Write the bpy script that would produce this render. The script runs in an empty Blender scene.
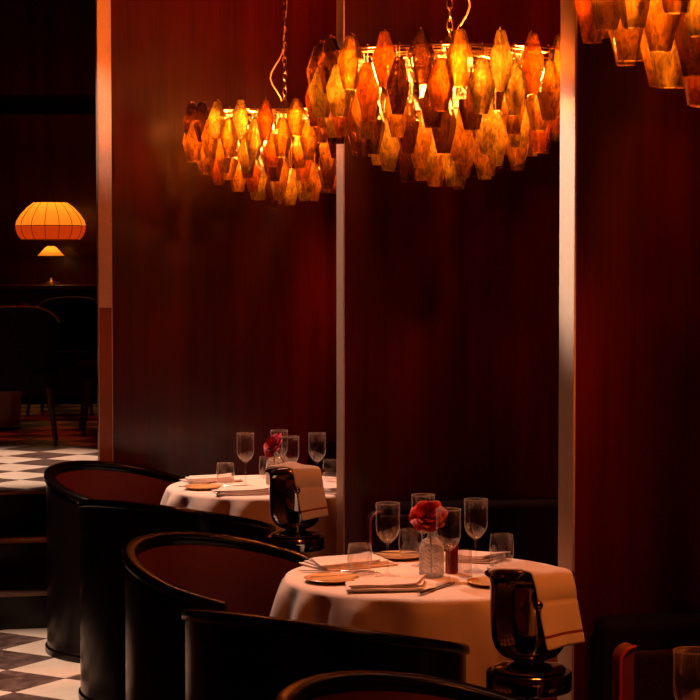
import bpy, bmesh, math, random
from mathutils import Vector, Matrix, noise
random.seed(7)
PI = math.pi
sc = bpy.context.scene
COL = sc.collection
A0 = math.radians(13.2)                      # the row of booths runs 13.2 degrees off the view axis
V = Vector((math.cos(A0), math.sin(A0), 0))  # across the row, towards the wall side
U = Vector((-math.sin(A0), math.cos(A0), 0)) # along the row, away from the camera

# ------------------------------------------------------------------ materials
def nt(name):
    m = bpy.data.materials.new(name); m.use_nodes = True
    n = m.node_tree; b = n.nodes['Principled BSDF']
    return m, n, b
def setp(b, **k):
    for a, v in k.items():
        b.inputs[a.replace('_', ' ')].default_value = v
def plain(name, col, rough=.5, metal=0, noise_amt=.0, nscale=30, bump=0, bscale=80, **k):
    m, n, b = nt(name)
    setp(b, Roughness=rough, Metallic=metal, **k)
    tc = n.nodes.new('ShaderNodeTexCoord')
    nz = n.nodes.new('ShaderNodeTexNoise'); nz.inputs['Scale'].default_value = nscale; nz.inputs['Detail'].default_value = 4
    n.links.new(tc.outputs['Object'], nz.inputs['Vector'])
    mx = n.nodes.new('ShaderNodeMix'); mx.data_type = 'RGBA'
    mx.inputs['A'].default_value = tuple(c*(1-noise_amt) for c in col)+(1,)
    mx.inputs['B'].default_value = tuple(min(1, c*(1+noise_amt)) for c in col)+(1,)
    n.links.new(nz.outputs['Fac'], mx.inputs['Factor'])
    n.links.new(mx.outputs['Result'], b.inputs['Base Color'])
    if bump:
        n2 = n.nodes.new('ShaderNodeTexNoise'); n2.inputs['Scale'].default_value = bscale
        n.links.new(tc.outputs['Object'], n2.inputs['Vector'])
        bp = n.nodes.new('ShaderNodeBump'); bp.inputs['Strength'].default_value = bump; bp.inputs['Distance'].default_value = .002
        n.links.new(n2.outputs['Fac'], bp.inputs['Height']); n.links.new(bp.outputs['Normal'], b.inputs['Normal'])
    return m
def wood(name, c1, c2, rough=.3, coat=.5, sx=9, sz=.35):
    m, n, b = nt(name)
    tc = n.nodes.new('ShaderNodeTexCoord'); mp = n.nodes.new('ShaderNodeMapping')
    mp.inputs['Scale'].default_value = (sx, sx, sz)
    n.links.new(tc.outputs['Object'], mp.inputs['Vector'])
    n1 = n.nodes.new('ShaderNodeTexNoise'); n1.inputs['Scale'].default_value = 1; n1.inputs['Detail'].default_value = 6; n1.inputs['Roughness'].default_value = .6
    n.links.new(mp.outputs['Vector'], n1.inputs['Vector'])
    mp2 = n.nodes.new('ShaderNodeMapping'); mp2.inputs['Scale'].default_value = (sx*14, sx*14, sz*8)
    n.links.new(tc.outputs['Object'], mp2.inputs['Vector'])
    n2 = n.nodes.new('ShaderNodeTexNoise'); n2.inputs['Scale'].default_value = 1; n2.inputs['Detail'].default_value = 3
    n.links.new(mp2.outputs['Vector'], n2.inputs['Vector'])
    ad = n.nodes.new('ShaderNodeMath'); ad.operation = 'MULTIPLY_ADD'; ad.inputs[1].default_value = .35
    n.links.new(n2.outputs['Fac'], ad.inputs[0]); 
    m1 = n.nodes.new('ShaderNodeMath'); m1.operation = 'MULTIPLY'; m1.inputs[1].default_value = .65
    n.links.new(n1.outputs['Fac'], m1.inputs[0]); n.links.new(m1.outputs[0], ad.inputs[2])
    cr = n.nodes.new('ShaderNodeValToRGB')
    cr.color_ramp.elements[0].position = .33; cr.color_ramp.elements[0].color = c1+(1,)
    cr.color_ramp.elements[1].position = .68; cr.color_ramp.elements[1].color = c2+(1,)
    n.links.new(ad.outputs[0], cr.inputs['Fac']); n.links.new(cr.outputs['Color'], b.inputs['Base Color'])
    setp(b, Roughness=rough); b.inputs['Coat Weight'].default_value = coat; b.inputs['Coat Roughness'].default_value = .12
    b.inputs['Specular IOR Level'].default_value = .35
    bp = n.nodes.new('ShaderNodeBump'); bp.inputs['Strength'].default_value = .12; bp.inputs['Distance'].default_value = .001
    n.links.new(n2.outputs['Fac'], bp.inputs['Height']); n.links.new(bp.outputs['Normal'], b.inputs['Normal'])
    return m
def checker_floor():
    m, n, b = nt('checker_tile')
    tc = n.nodes.new('ShaderNodeTexCoord'); mp = n.nodes.new('ShaderNodeMapping'); mp.vector_type = 'TEXTURE'
    mp.inputs['Location'].default_value = (-1.102, 7.67, 0); mp.inputs['Rotation'].default_value = (0, 0, A0+math.radians(45))
    mp.inputs['Scale'].default_value = (.295, .295, 1)
    n.links.new(tc.outputs['Object'], mp.inputs['Vector'])
    sp = n.nodes.new('ShaderNodeSeparateXYZ'); cb = n.nodes.new('ShaderNodeCombineXYZ')
    n.links.new(mp.outputs['Vector'], sp.inputs[0]); n.links.new(sp.outputs[0], cb.inputs[0]); n.links.new(sp.outputs[1], cb.inputs[1]); cb.inputs[2].default_value = .5
    ck = n.nodes.new('ShaderNodeTexChecker'); ck.inputs['Scale'].default_value = 1
    n.links.new(cb.outputs[0], ck.inputs['Vector'])
    def mot(c1, c2, s):
        nz = n.nodes.new('ShaderNodeTexNoise'); nz.inputs['Scale'].default_value = s; nz.inputs['Detail'].default_value = 7; nz.inputs['Distortion'].default_value = .8
        n.links.new(tc.outputs['Object'], nz.inputs['Vector'])
        r = n.nodes.new('ShaderNodeValToRGB'); r.color_ramp.elements[0].position = .35; r.color_ramp.elements[1].position = .7
        r.color_ramp.elements[0].color = c1+(1,); r.color_ramp.elements[1].color = c2+(1,)
        n.links.new(nz.outputs['Fac'], r.inputs['Fac']); return r
    a = mot((.56, .43, .33), (.68, .54, .43), 5); d = mot((.055, .03, .024), (.15, .09, .075), 12)
    n.links.new(a.outputs[0], ck.inputs['Color2']); n.links.new(d.outputs[0], ck.inputs['Color1'])
    # thin dark joints
    fr = []
    for i in (0, 1):
        f = n.nodes.new('ShaderNodeMath'); f.operation = 'PINGPONG'; f.inputs[1].default_value = .5
        n.links.new(sp.outputs[i], f.inputs[0])
        g = n.nodes.new('ShaderNodeMath'); g.operation = 'LESS_THAN'; g.inputs[1].default_value = .007
        n.links.new(f.outputs[0], g.inputs[0]); fr.append(g)
    mxm = n.nodes.new('ShaderNodeMath'); mxm.operation = 'MAXIMUM'
    n.links.new(fr[0].outputs[0], mxm.inputs[0]); n.links.new(fr[1].outputs[0], mxm.inputs[1])
    mx = n.nodes.new('ShaderNodeMix'); mx.data_type = 'RGBA'; mx.inputs['B'].default_value = (.05, .03, .025, 1)
    n.links.new(mxm.outputs[0], mx.inputs['Factor']); n.links.new(ck.outputs['Color'], mx.inputs['A'])
    n.links.new(mx.outputs['Result'], b.inputs['Base Color'])
    setp(b, Roughness=.38)
    return m
def amber(name, tint, trans, w=.55, rip=85):
    """thin hollow rippled glass: coloured see-through part, coloured glow-through part, gloss"""
    m = bpy.data.materials.new(name); m.use_nodes = True; n = m.node_tree; n.nodes.clear()
    out = n.nodes.new('ShaderNodeOutputMaterial')
    tc = n.nodes.new('ShaderNodeTexCoord'); mp = n.nodes.new('ShaderNodeMapping'); mp.inputs['Scale'].default_value = (1, 1, .45)
    n.links.new(tc.outputs['Object'], mp.inputs['Vector'])
    oi = n.nodes.new('ShaderNodeObjectInfo')
    av = n.nodes.new('ShaderNodeVectorMath'); av.operation = 'ADD'
    n.links.new(mp.outputs['Vector'], av.inputs[0]); n.links.new(oi.outputs['Location'], av.inputs[1])
    nz = n.nodes.new('ShaderNodeTexNoise'); nz.inputs['Scale'].default_value = rip; nz.inputs['Detail'].default_value = 3; nz.inputs['Distortion'].default_value = 1.1
    n.links.new(av.outputs[0], nz.inputs['Vector'])
    cr = n.nodes.new('ShaderNodeValToRGB'); cr.color_ramp.elements[0].position = .36; cr.color_ramp.elements[1].position = .62
    n.links.new(nz.outputs['Fac'], cr.inputs['Fac'])
    bp = n.nodes.new('ShaderNodeBump'); bp.inputs['Strength'].default_value = .8; bp.inputs['Distance'].default_value = .003
    n.links.new(nz.outputs['Fac'], bp.inputs['Height'])
    tcol = n.nodes.new('ShaderNodeMix'); tcol.data_type = 'RGBA'
    tcol.inputs['A'].default_value = tuple(c*.5 for c in tint)+(1,); tcol.inputs['B'].default_value = tint+(1,)
    n.links.new(cr.outputs['Color'], tcol.inputs['Factor'])
    scol = n.nodes.new('ShaderNodeMix'); scol.data_type = 'RGBA'
    scol.inputs['A'].default_value = tuple(c*.38 for c in trans)+(1,); scol.inputs['B'].default_value = trans+(1,)
    n.links.new(cr.outputs['Color'], scol.inputs['Factor'])
    lw = n.nodes.new('ShaderNodeLayerWeight'); lw.inputs['Blend'].default_value = .5
    edge = n.nodes.new('ShaderNodeMapRange'); edge.inputs['From Min'].default_value = .25; edge.inputs['From Max'].default_value = .95
    edge.inputs['To Min'].default_value = 1; edge.inputs['To Max'].default_value = .25
    n.links.new(lw.outputs['Facing'], edge.inputs['Value'])
    tsc = n.nodes.new('ShaderNodeVectorMath'); tsc.operation = 'SCALE'
    n.links.new(tcol.outputs['Result'], tsc.inputs[0]); n.links.new(edge.outputs[0], tsc.inputs['Scale'])
    tr = n.nodes.new('ShaderNodeBsdfTransparent'); n.links.new(tsc.outputs[0], tr.inputs['Color'])
    tl = n.nodes.new('ShaderNodeBsdfTranslucent'); n.links.new(scol.outputs['Result'], tl.inputs['Color']); 
    gl = n.nodes.new('ShaderNodeBsdfGlossy'); gl.inputs['Roughness'].default_value = .12; gl.inputs['Color'].default_value = (1, .85, .6, 1)
    n.links.new(bp.outputs['Normal'], gl.inputs['Normal'])
    m1 = n.nodes.new('ShaderNodeMixShader'); m1.inputs[0].default_value = w
    n.links.new(tr.outputs[0], m1.inputs[1]); n.links.new(tl.outputs[0], m1.inputs[2])
    fz = n.nodes.new('ShaderNodeFresnel'); fz.inputs['IOR'].default_value = 1.75; n.links.new(bp.outputs['Normal'], fz.inputs['Normal'])
    m2 = n.nodes.new('ShaderNodeMixShader'); n.links.new(fz.outputs[0], m2.inputs[0])
    n.links.new(m1.outputs[0], m2.inputs[1]); n.links.new(gl.outputs[0], m2.inputs[2])
    n.links.new(m2.outputs[0], out.inputs['Surface'])
    return m
def clear_glass(name, tint=(.93, .9, .88), ior=1.5, diff=.0, lwm=.04, dcol=(.8, .7, .65), rough=.03, blend=.75, refr=.02):
    """thin blown glass wall"""
    m = bpy.data.materials.new(name); m.use_nodes = True; n = m.node_tree; n.nodes.clear()
    out = n.nodes.new('ShaderNodeOutputMaterial')
    tr = n.nodes.new('ShaderNodeBsdfTransparent'); tr.inputs['Color'].default_value = tint+(1,)
    gl = n.nodes.new('ShaderNodeBsdfGlossy'); gl.inputs['Roughness'].default_value = rough
    fz = n.nodes.new('ShaderNodeFresnel'); fz.inputs['IOR'].default_value = ior
    m1 = n.nodes.new('ShaderNodeMixShader'); fh = n.nodes.new('ShaderNodeMath'); fh.operation = 'MINIMUM'; fh.inputs[1].default_value = .13
    n.links.new(fz.outputs[0], fh.inputs[0]); n.links.new(fh.outputs[0], m1.inputs[0])
    n.links.new(tr.outputs[0], m1.inputs[1]); n.links.new(gl.outputs[0], m1.inputs[2])
    gg = n.nodes.new('ShaderNodeBsdfGlass'); gg.inputs['IOR'].default_value = 1.45; gg.inputs['Roughness'].default_value = rough*.5; gg.inputs['Color'].default_value = tuple(min(1, c*1.05) for c in tint)+(1,)
    mg = n.nodes.new('ShaderNodeMixShader'); mg.inputs[0].default_value = refr
    n.links.new(m1.outputs[0], mg.inputs[1]); n.links.new(gg.outputs[0], mg.inputs[2])
    last = mg
    df = n.nodes.new('ShaderNodeBsdfTranslucent'); df.inputs['Color'].default_value = dcol+(1,)
    d2 = n.nodes.new('ShaderNodeBsdfDiffuse'); d2.inputs['Color'].default_value = dcol+(1,)
    ds = n.nodes.new('ShaderNodeMixShader'); ds.inputs[0].default_value = .5
    n.links.new(df.outputs[0], ds.inputs[1]); n.links.new(d2.outputs[0], ds.inputs[2])
    m3 = n.nodes.new('ShaderNodeMixShader')
    lw = n.nodes.new('ShaderNodeLayerWeight'); lw.inputs['Blend'].default_value = .5
    mu = n.nodes.new('ShaderNodeMath'); mu.operation = 'MULTIPLY_ADD'; mu.inputs[1].default_value = lwm; mu.inputs[2].default_value = diff  # pale matte colour mixed in at grazing edges, standing in for bright outlines
    pw = n.nodes.new('ShaderNodeMath'); pw.operation = 'POWER'; pw.inputs[1].default_value = 9
    n.links.new(lw.outputs['Facing'], pw.inputs[0]); n.links.new(pw.outputs[0], mu.inputs[0]); n.links.new(mu.outputs[0], m3.inputs[0])
    n.links.new(last.outputs[0], m3.inputs[1]); n.links.new(ds.outputs[0], m3.inputs[2])
    n.links.new(m3.outputs[0], out.inputs['Surface'])
    return m
def emis(name, col, s):
    m, n, b = nt(name); setp(b, Roughness=.5)
    b.inputs['Base Color'].default_value = col+(1,)
    b.inputs['Emission Color'].default_value = col+(1,); b.inputs['Emission Strength'].default_value = s
    return m
def bulb_mat(name, col, s):
    m = bpy.data.materials.new(name); m.use_nodes = True; n = m.node_tree; n.nodes.clear()
    out = n.nodes.new('ShaderNodeOutputMaterial'); e = n.nodes.new('ShaderNodeEmission'); e.inputs[0].default_value = col+(1,); e.inputs[1].default_value = s
    tr = n.nodes.new('ShaderNodeBsdfTransparent'); mx = n.nodes.new('ShaderNodeMixShader'); mx.inputs[0].default_value = .25
    n.links.new(tr.outputs[0], mx.inputs[1]); n.links.new(e.outputs[0], mx.inputs[2]); n.links.new(mx.outputs[0], out.inputs['Surface'])
    return m
def shade_mat(name, col):
    m = bpy.data.materials.new(name); m.use_nodes = True; n = m.node_tree; n.nodes.clear()
    out = n.nodes.new('ShaderNodeOutputMaterial')
    tl = n.nodes.new('ShaderNodeBsdfTranslucent'); tl.inputs['Color'].default_value = col+(1,)
    d = n.nodes.new('ShaderNodeBsdfDiffuse'); d.inputs['Color'].default_value = col+(1,)
    mx = n.nodes.new('ShaderNodeMixShader'); mx.inputs[0].default_value = .35
    n.links.new(tl.outputs[0], mx.inputs[1]); n.links.new(d.outputs[0], mx.inputs[2]); n.links.new(mx.outputs[0], out.inputs['Surface'])
    return m

M = {
 'mahogany': wood('mahogany_veneer', (.036, .0007, .0003), (.125, .0024, .0008), .3, .35),
 'maho_dark': wood('dark_mahogany', (.03, .002, .001), (.09, .006, .003), .35, .3),
 'trim_wood': wood('reddish_trim_wood', (.26, .06, .02), (.42, .11, .04), .35, .4, 12, .6),
 'brass_plate': plain('satin_bronze_plate', (.85, .58, .42), .42, .6, .12, 60, .25, 220),
 'brass': plain('polished_brass', (.95, .62, .28), .22, 1, .05),
 'lacquer': plain('black_lacquer', (.003, .0015, .0015), .24, 0, .2, 8, Specular_IOR_Level=.22),
 'wine': plain('wine_velvet', (.09, .0015, .005), .7, 0, .2, 20, .3, 300),
 'piping': plain('wine_piping', (.28, .01, .02), .5, 0, .1),
 'darkvelvet': plain('near_black_velvet', (.008, .0015, .0015), .85, 0, .2, 20, .2, 200, Specular_IOR_Level=.1),
 'cloth': plain('white_linen', (.66, .57, .52), .85, 0, .04, 15, .25, 500),
 'stripe': plain('red_stripe_linen', (.22, .03, .02), .85),
 'steel': plain('polished_silver', (.50, .46, .43), .08, 1, .02),
 'cutlery': plain('cutlery_steel', (.8, .72, .66), .2, 1, .05),
 'plate': plain('amber_glazed_plate', (.62, .38, .17), .2, 0, .08, 30),
 'rose': plain('red_rose_petal', (.30, .0, .028), .6, 0, .25, 60),
 'stem': plain('rose_stem_green', (.05, .09, .02), .5, 0, .2),
 'redglass': clear_glass('red_glass', (.55, .02, .02), 1.5, .35, .3, (.5, .02, .02)),
 'glass': clear_glass('clear_glass', (.97, .95, .94), ior=1.5, blend=.8, lwm=.75, dcol=(.95, .88, .84)),
 'cutglass': clear_glass('cut_crystal', (.82, .78, .74), 1.9, .17, .5, (.9, .82, .74), .06, .7, .45),
 'checker': checker_floor(),
 'stone': plain('black_marble', (.008, .004, .0035), .25, 0, .8, 6, Specular_IOR_Level=.25),
 'nosing': plain('brown_step_nosing', (.24, .13, .09), .35, 0, .2, 40),  # paler brown strip along each step edge
 'ceil': plain('dark_ceiling', (.05, .012, .008), .6, 0, .1, 4),
 'walnut': plain('dark_walnut', (.055, .014, .008), .35, 0, .3, 20),
 'bulb': bulb_mat('warm_bulb', (1, .42, .11), 30),
 'bulb2': bulb_mat('lamp_bulb', (1, .5, .15), 20),
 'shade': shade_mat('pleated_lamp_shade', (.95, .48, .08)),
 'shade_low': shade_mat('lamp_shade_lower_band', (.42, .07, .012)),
 'wire': plain('dark_wire', (.05, .02, .01), .5),
 'rope': plain('golden_cable', (.85, .55, .25), .4, .6),
}
AMB = [('amber glass pendant', amber('amber_glass', (1.0, .70, .20), (.95, .70, .13), .78)),
       ('golden glass pendant', amber('golden_glass', (1.0, .85, .35), (1, .92, .28), .74)),
       ('deep orange glass pendant', amber('orange_glass', (1.0, .52, .12), (.9, .50, .06), .78)),
       ('smoky brown glass pendant', amber('smoke_glass', (.36, .22, .12), (.26, .15, .06), .35))]

# ------------------------------------------------------------------ mesh helpers
def add_box(bm, x0, x1, y0, y1, z0, z1, mat=None):
    vs = [bm.verts.new((x, y, z)) for z in (z0, z1) for y in (y0, y1) for x in (x0, x1)]
    if mat is not None:
        for v in vs: v.co = mat @ v.co
    for f in ((0, 2, 3, 1), (4, 5, 7, 6), (0, 1, 5, 4), (2, 6, 7, 3), (0, 4, 6, 2), (1, 3, 7, 5)):
        bm.faces.new([vs[i] for i in f])
    return vs
def lathe(bm, prof, n=32, c=(0, 0, 0), rfun=None, close=False, start=0.0):
    rings = []
    for k, (r, z) in enumerate(prof):
        if r < 1e-6:
            rings.append([bm.verts.new((c[0], c[1], c[2]+z))])
        else:
            ring = []
            for i in range(n):
                a = 2*PI*i/n+start; rr = r*(rfun(a, z, k, i) if rfun else 1)
                ring.append(bm.verts.new((c[0]+rr*math.cos(a), c[1]+rr*math.sin(a), c[2]+z)))
            rings.append(ring)
    for a, b in zip(rings[:-1], rings[1:]):
        if len(a) == 1 and len(b) == 1: continue
        for i in range(n):
            j = (i+1) % n
            if len(a) == 1: bm.faces.new((a[0], b[j], b[i]))
            elif len(b) == 1: bm.faces.new((a[i], a[j], b[0]))
            else: bm.faces.new((a[i], a[j], b[j], b[i]))
def tube(bm, pts, r, n=8, cap=True, closed=False, flat=1.0):
    pts = [Vector(p) for p in pts]; L = len(pts); rings = []
    rr = r if hasattr(r, '__len__') else [r]*L
    up = Vector((0, 0, 1)); prevx = None
    for i, p in enumerate(pts):
        if closed: d = pts[(i+1) % L]-pts[i-1]
        else: d = pts[min(i+1, L-1)]-pts[max(i-1, 0)]
        d.normalize()
        if prevx is None:
            x = d.cross(up)
            if x.length < .05: x = d.cross(Vector((0, 1, 0)))
        else:
            x = prevx-d*prevx.dot(d)
        x.normalize(); y = d.cross(x).normalized(); prevx = x
        rings.append([bm.verts.new(p+x*rr[i]*math.cos(2*PI*k/n)+y*rr[i]*flat*math.sin(2*PI*k/n)) for k in range(n)])
    m = L if closed else L-1
    for i in range(m):
        a, b = rings[i], rings[(i+1) % L]
        for k in range(n):
            bm.faces.new((a[k], a[(k+1) % n], b[(k+1) % n], b[k]))
    if cap and not closed:
        bm.faces.new(rings[0][::-1]); bm.faces.new(rings[-1])
def ball(bm, c, r, s=(1, 1, 1), u=12, v=8):
    g = bmesh.ops.create_uvsphere(bm, u_segments=u, v_segments=v, radius=r)
    for w in g['verts']: w.co = Vector((w.co.x*s[0]+c[0], w.co.y*s[1]+c[1], w.co.z*s[2]+c[2]))
def obj(name, bm, mats, parent=None, smooth=True, bevel=0, label=None, angle=40):
    bmesh.ops.recalc_face_normals(bm, faces=bm.faces[:])
    me = bpy.data.meshes.new(name); bm.to_mesh(me); bm.free()
    for m in (mats if isinstance(mats, (list, tuple)) else [mats]): me.materials.append(m)
    if smooth:
        for p in me.polygons: p.use_smooth = True
        try: me.set_sharp_from_angle(angle=math.radians(angle))
        except Exception: pass
    o = bpy.data.objects.new(name, me); COL.objects.link(o)
    if parent is not None: o.parent = parent
    if bevel:
        md = o.modifiers.new('bevel', 'BEVEL'); md.width = bevel; md.segments = 3; md.limit_method = 'ANGLE'
    if label: o['label'] = label
    return o
def tag(o, label, cat, group=None):
    o['label'] = label; o['category'] = cat
    if group: o['group'] = group
    return o
def thing(name, label, cat, loc=(0, 0, 0), rotz=0, group=None):
    o = bpy.data.objects.new(name, None); COL.objects.link(o)
    o.location = loc; o.rotation_euler = (0, 0, rotz)
    o.empty_display_size = .1
    return tag(o, label, cat, group)
def struct(name, bm, m, parent=None, loc=(0, 0, 0), rotz=0, **k):
    o = obj(name, bm, m, parent, **k); o.location = loc; o.rotation_euler = (0, 0, rotz); o['kind'] = 'structure'
    return o
def dup(root, loc, rotz=None, label=None, group=None):
    r = root.copy(); COL.objects.link(r); r.location = loc
    if rotz is not None: r.rotation_euler = (0, 0, rotz)
    if label: r['label'] = label
    if group: r['group'] = group
    for ch in list(root.children):
        c = ch.copy(); COL.objects.link(c); c.parent = r
        for g in list(ch.children):
            d = g.copy(); COL.objects.link(d); d.parent = c
    return r
def NB(): return bmesh.new()

# ------------------------------------------------------------------ camera
cam = bpy.data.cameras.new('camera'); co = bpy.data.objects.new('camera', cam); COL.objects.link(co)
co.location = (0, 0, 1.62); co.rotation_euler = (PI/2-math.atan(91/2000), 0, 0)
cam.sensor_width = 36; cam.lens = 2000/700*36; cam.clip_end = 100
sc.camera = co

# ------------------------------------------------------------------ room shell
RISE = .167; FZ = 3*RISE
bm = NB(); add_box(bm, -6, 5, -1, 9.9, -.1, 0); struct('floor', bm, M['checker'], smooth=False)
CZ = 3.7
bm = NB(); add_box(bm, -6, 5, -1, 16.2, CZ, CZ+.1); struct('ceiling', bm, M['ceil'], smooth=False)
def rowpt(p, s, t): return Vector((p[0], p[1], 0))+V*s+U*t
# upper room slab: its front edge runs across the row
def slab(bm, front, z0, z1, x0=-5.0, x1=3.0, depth=.5):
    """front = distance of the front edge where x = -1.6"""
    c = Vector((-1.6, front, 0))
    T = Matrix.Translation(c) @ Matrix.Rotation(A0, 4, 'Z')
    add_box(bm, x0+1.6, x1+1.6, 0, depth, z0, z1, T)
bm = NB(); slab(bm, 9.52, .0, FZ, -5.2, 2.6, 7.6)
struct('floor_upper', bm, M['checker'], smooth=False)
# staircase
st = thing('staircase', 'dark marble steps with paler brown edges climbing to the back room', 'steps', (0, 0, 0))
for k, fr in enumerate((8.66, 9.14)):
    bm = NB(); slab(bm, fr, 0, RISE*(k+1)-.002, -4.5, -1.22, 9.515-fr); obj('step', bm, M['stone'], st, smooth=False, bevel=.004)
    bm = NB(); slab(bm, fr-.012, RISE*(k+1)-.022, RISE*(k+1), -4.5, -1.22, .06); obj('step_nosing', bm, M['nosing'], st, bevel=.006, label='paler brown step edge')
bm = NB(); slab(bm, 9.505, .30, FZ-.004, -4.5, -1.22, .012); obj('riser', bm, M['stone'], st, smooth=False)

def partition(name, loc, L, wainscot=True, z1=CZ, n='1', th=.105):
    bm = NB(); add_box(bm, 0, L, 0, th, 0, z1)
    w = struct(name, bm, M['mahogany'], None, loc, A0, bevel=.002)
    bm = NB(); add_box(bm, -.006, 0, -.001, th+.001, 0, z1)
    struct('trim_'+n, bm, M['brass_plate'], w, bevel=.0015)
    bm = NB(); add_box(bm, .001, L, -.014, -.0005, 0, .12)
    struct('baseboard_'+name[5:], bm, M['maho_dark'], w, bevel=.003)
    return w
P3 = (.537, 4.75, 0); P2 = (-.018, 6.95, 0); P1 = (-1.132, 9.02, 0)
partition('wall_near', P3, 1.75, n='1')
partition('wall_middle', P2, 1.85, n='2')
bm = NB(); add_box(bm, 0, 2.9, 0, .05, 0, CZ)
w1 = struct('wall_far', bm, M['mahogany'], None, P1, A0, bevel=.002)
bm = NB(); add_box(bm, -.002, .056, -.016, -.0005, 1.40, CZ); struct('trim_3', bm, M['brass_plate'], w1, bevel=.003)
bm = NB(); add_box(bm, -.002, .056, -.014, -.0005, 0, 1.398); struct('trim_4', bm, M['trim_wood'], w1, bevel=.003)
for sgn, x in ((0, -.004), (1, .0555)):
    bm = NB(); add_box(bm, x, x+.003, -.018, .0 if sgn else .05, 0, CZ); struct('trim_%d' % (5+sgn), bm, M['brass_plate'], w1)
# side wall the partitions end on
bm = NB(); add_box(bm, 0, .1, -6, 14, 0, CZ)
struct('wall_right', bm, M['mahogany'], None, rowpt(P2, 1.95, 0), A0)
bm = NB(); add_box(bm, -6, 5, 16.0, 16.1, 0, CZ); struct('wall_back', bm, M['mahogany'], smooth=False)
bm = NB(); add_box(bm, -6.0, 5, 15.955, 16.0, 2.77, 2.86); struct('trim_7', bm, M['lacquer'], smooth=False)
bm = NB(); add_box(bm, -6.1, -6, -1, 16.1, 0, CZ); struct('wall_left', bm, M['mahogany'], smooth=False)

# ------------------------------------------------------------------ barrel chairs
R0 = .36; ZB = .755; K = .235; PH = math.radians(116)
def zrim(phi, r=R0): return ZB-K*(R0-r*math.cos(phi))
def arc_wall(bm, r0, r1, zb, ztop, n=56, ph=PH):
    """wall between radii r0<r1, bottom zb, top ztop(phi); back of the chair is local -x, open side +x"""
    rows = []
    for i in range(n+1):
        p = -ph+2*ph*i/n; c, s = -math.cos(p), math.sin(p); zt = ztop(p)
        zs = zb(p) if callable(zb) else zb
        rows.append([bm.verts.new((r*c, r*s, z)) for r, z in ((r1, zs), (r1, zt), (r0, zt), (r0, zs))])
    for a, b in zip(rows[:-1], rows[1:]):
        for k in range(4): bm.faces.new((a[k], a[(k+1) % 4], b[(k+1) % 4], b[k]))
    bm.faces.new(rows[0]); bm.faces.new(rows[-1][::-1])
def barrel_chair(label, loc, rotz):
    t = thing('barrel_chair', label, 'chair', loc, rotz, 'barrel chairs along the aisle')
    bm = NB(); arc_wall(bm, R0-.022, R0, .012, lambda p: zrim(p)-.018); obj('shell', bm, M['lacquer'], t)
    # top rail: flattened rounded band
    bm = NB(); prev = None; n = 64; prof = [(.028*math.cos(a), .013*math.sin(a)) for a in [2*PI*k/12 for k in range(12)]]
    prof = [(-.036, .0), (-.035, .008), (-.029, .013), (0, .015), (.006, .012), (.009, .005), (.009, -.008), (.004, -.013), (-.026, -.011), (-.034, -.007)]
    rings = []
    for i in range(n+1):
        p = -PH+2*PH*i/n; c, s = -math.cos(p), math.sin(p); z = zrim(p)-.008
        rings.append([bm.verts.new(((R0+a)*c, (R0+a)*s, z+b)) for a, b in prof])
    for a, b in zip(rings[:-1], rings[1:]):
        for k in range(len(prof)): bm.faces.new((a[k], a[(k+1) % len(prof)], b[(k+1) % len(prof)], b[k]))
    bm.faces.new(rings[0]); bm.faces.new(rings[-1][::-1])
    obj('top_rail', bm, M['lacquer'], t, angle=50)
    # upholstered inner back, padded
    bm = NB(); n = 48; rows = []
    for i in range(n+1):
        p = -PH+.02+2*(PH-.02)*i/n; c, s = -math.cos(p), math.sin(p); zt = zrim(p, R0-.05)-.022; row = []
        for k in range(9):
            f = k/8; z = .36+(zt-.36)*f; bulge = .022*math.sin(PI*min(1, f*1.02))**.6 if 0 < f < 1 else 0
            r = R0-.036-bulge-.03*(1-f)
            row.append(bm.verts.new((r*c, r*s, z)))
        row.append(bm.verts.new(((R0-.023)*c, (R0-.023)*s, zt)))
        row.append(bm.verts.new(((R0-.023)*c, (R0-.023)*s, .36)))
        rows.append(row)
    for a, b in zip(rows[:-1], rows[1:]):
        m_ = len(a)
        for k in range(m_): bm.faces.new((a[k], a[(k+1) % m_], b[(k+1) % m_], b[k]))
    bm.faces.new(rows[0]); bm.faces.new(rows[-1][::-1])
    obj('back_cushion', bm, M['wine'], t)
    # seat: disc cut flat at the front
    bm = NB(); 
    def disc(r, z, xf):
        out = []
        for i in range(49):
            p = -math.radians(108)+2*math.radians(108)*i/48
            out.append((min(-r*math.cos(p), xf), r*math.sin(p), z))
        return out
    lay = [disc(.262, .30, .09), disc(.266, .42, .095), disc(.262, .445, .09), disc(.235, .458, .07)]
    vr = [[bm.verts.new(q) for q in l] for l in lay]
    for a, b in zip(vr[:-1], vr[1:]):
        for k in range(49): bm.faces.new((a[k], a[(k+1) % 49], b[(k+1) % 49], b[k]))
    bm.faces.new(vr[0][::-1]); bm.faces.new(vr[-1])
    obj('seat_cushion', bm, M['wine'], t)
    bm = NB(); lay = [disc(.33, .012, .08), disc(.33, .298, .08)]
    vr = [[bm.verts.new(q) for q in l] for l in lay]
    for k in range(49): bm.faces.new((vr[0][k], vr[0][(k+1) % 49], vr[1][(k+1) % 49], vr[1][k]))
    bm.faces.new(vr[0][::-1]); bm.faces.new(vr[1])
    obj('seat_base', bm, M['lacquer'], t)
    bm = NB(); arc_wall(bm, R0-.03, R0+.008, 0, lambda p: .028); obj('base_ring', bm, M['lacquer'], t, bevel=.004)
    return t
LA, LB = A0-math.radians(45), A0+math.radians(45)
ch = barrel_chair('black lacquered barrel chair with wine velvet inside, left of the near table, rim starting just above the nearer dark chair back', (-.32, 6.03, 0), LA)
ch['label'] = 'black barrel chair with open wine-red inside, left of the near table with the rose'
dup(ch, (-.062, 5.09, 0), LB, 'black barrel chair seen from behind, its plain dark back in front of the near table')
dup(ch, (-.898, 8.27, 0), LA, 'black barrel chair with open wine-red inside, farthest of all, beside the marble steps')
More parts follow.
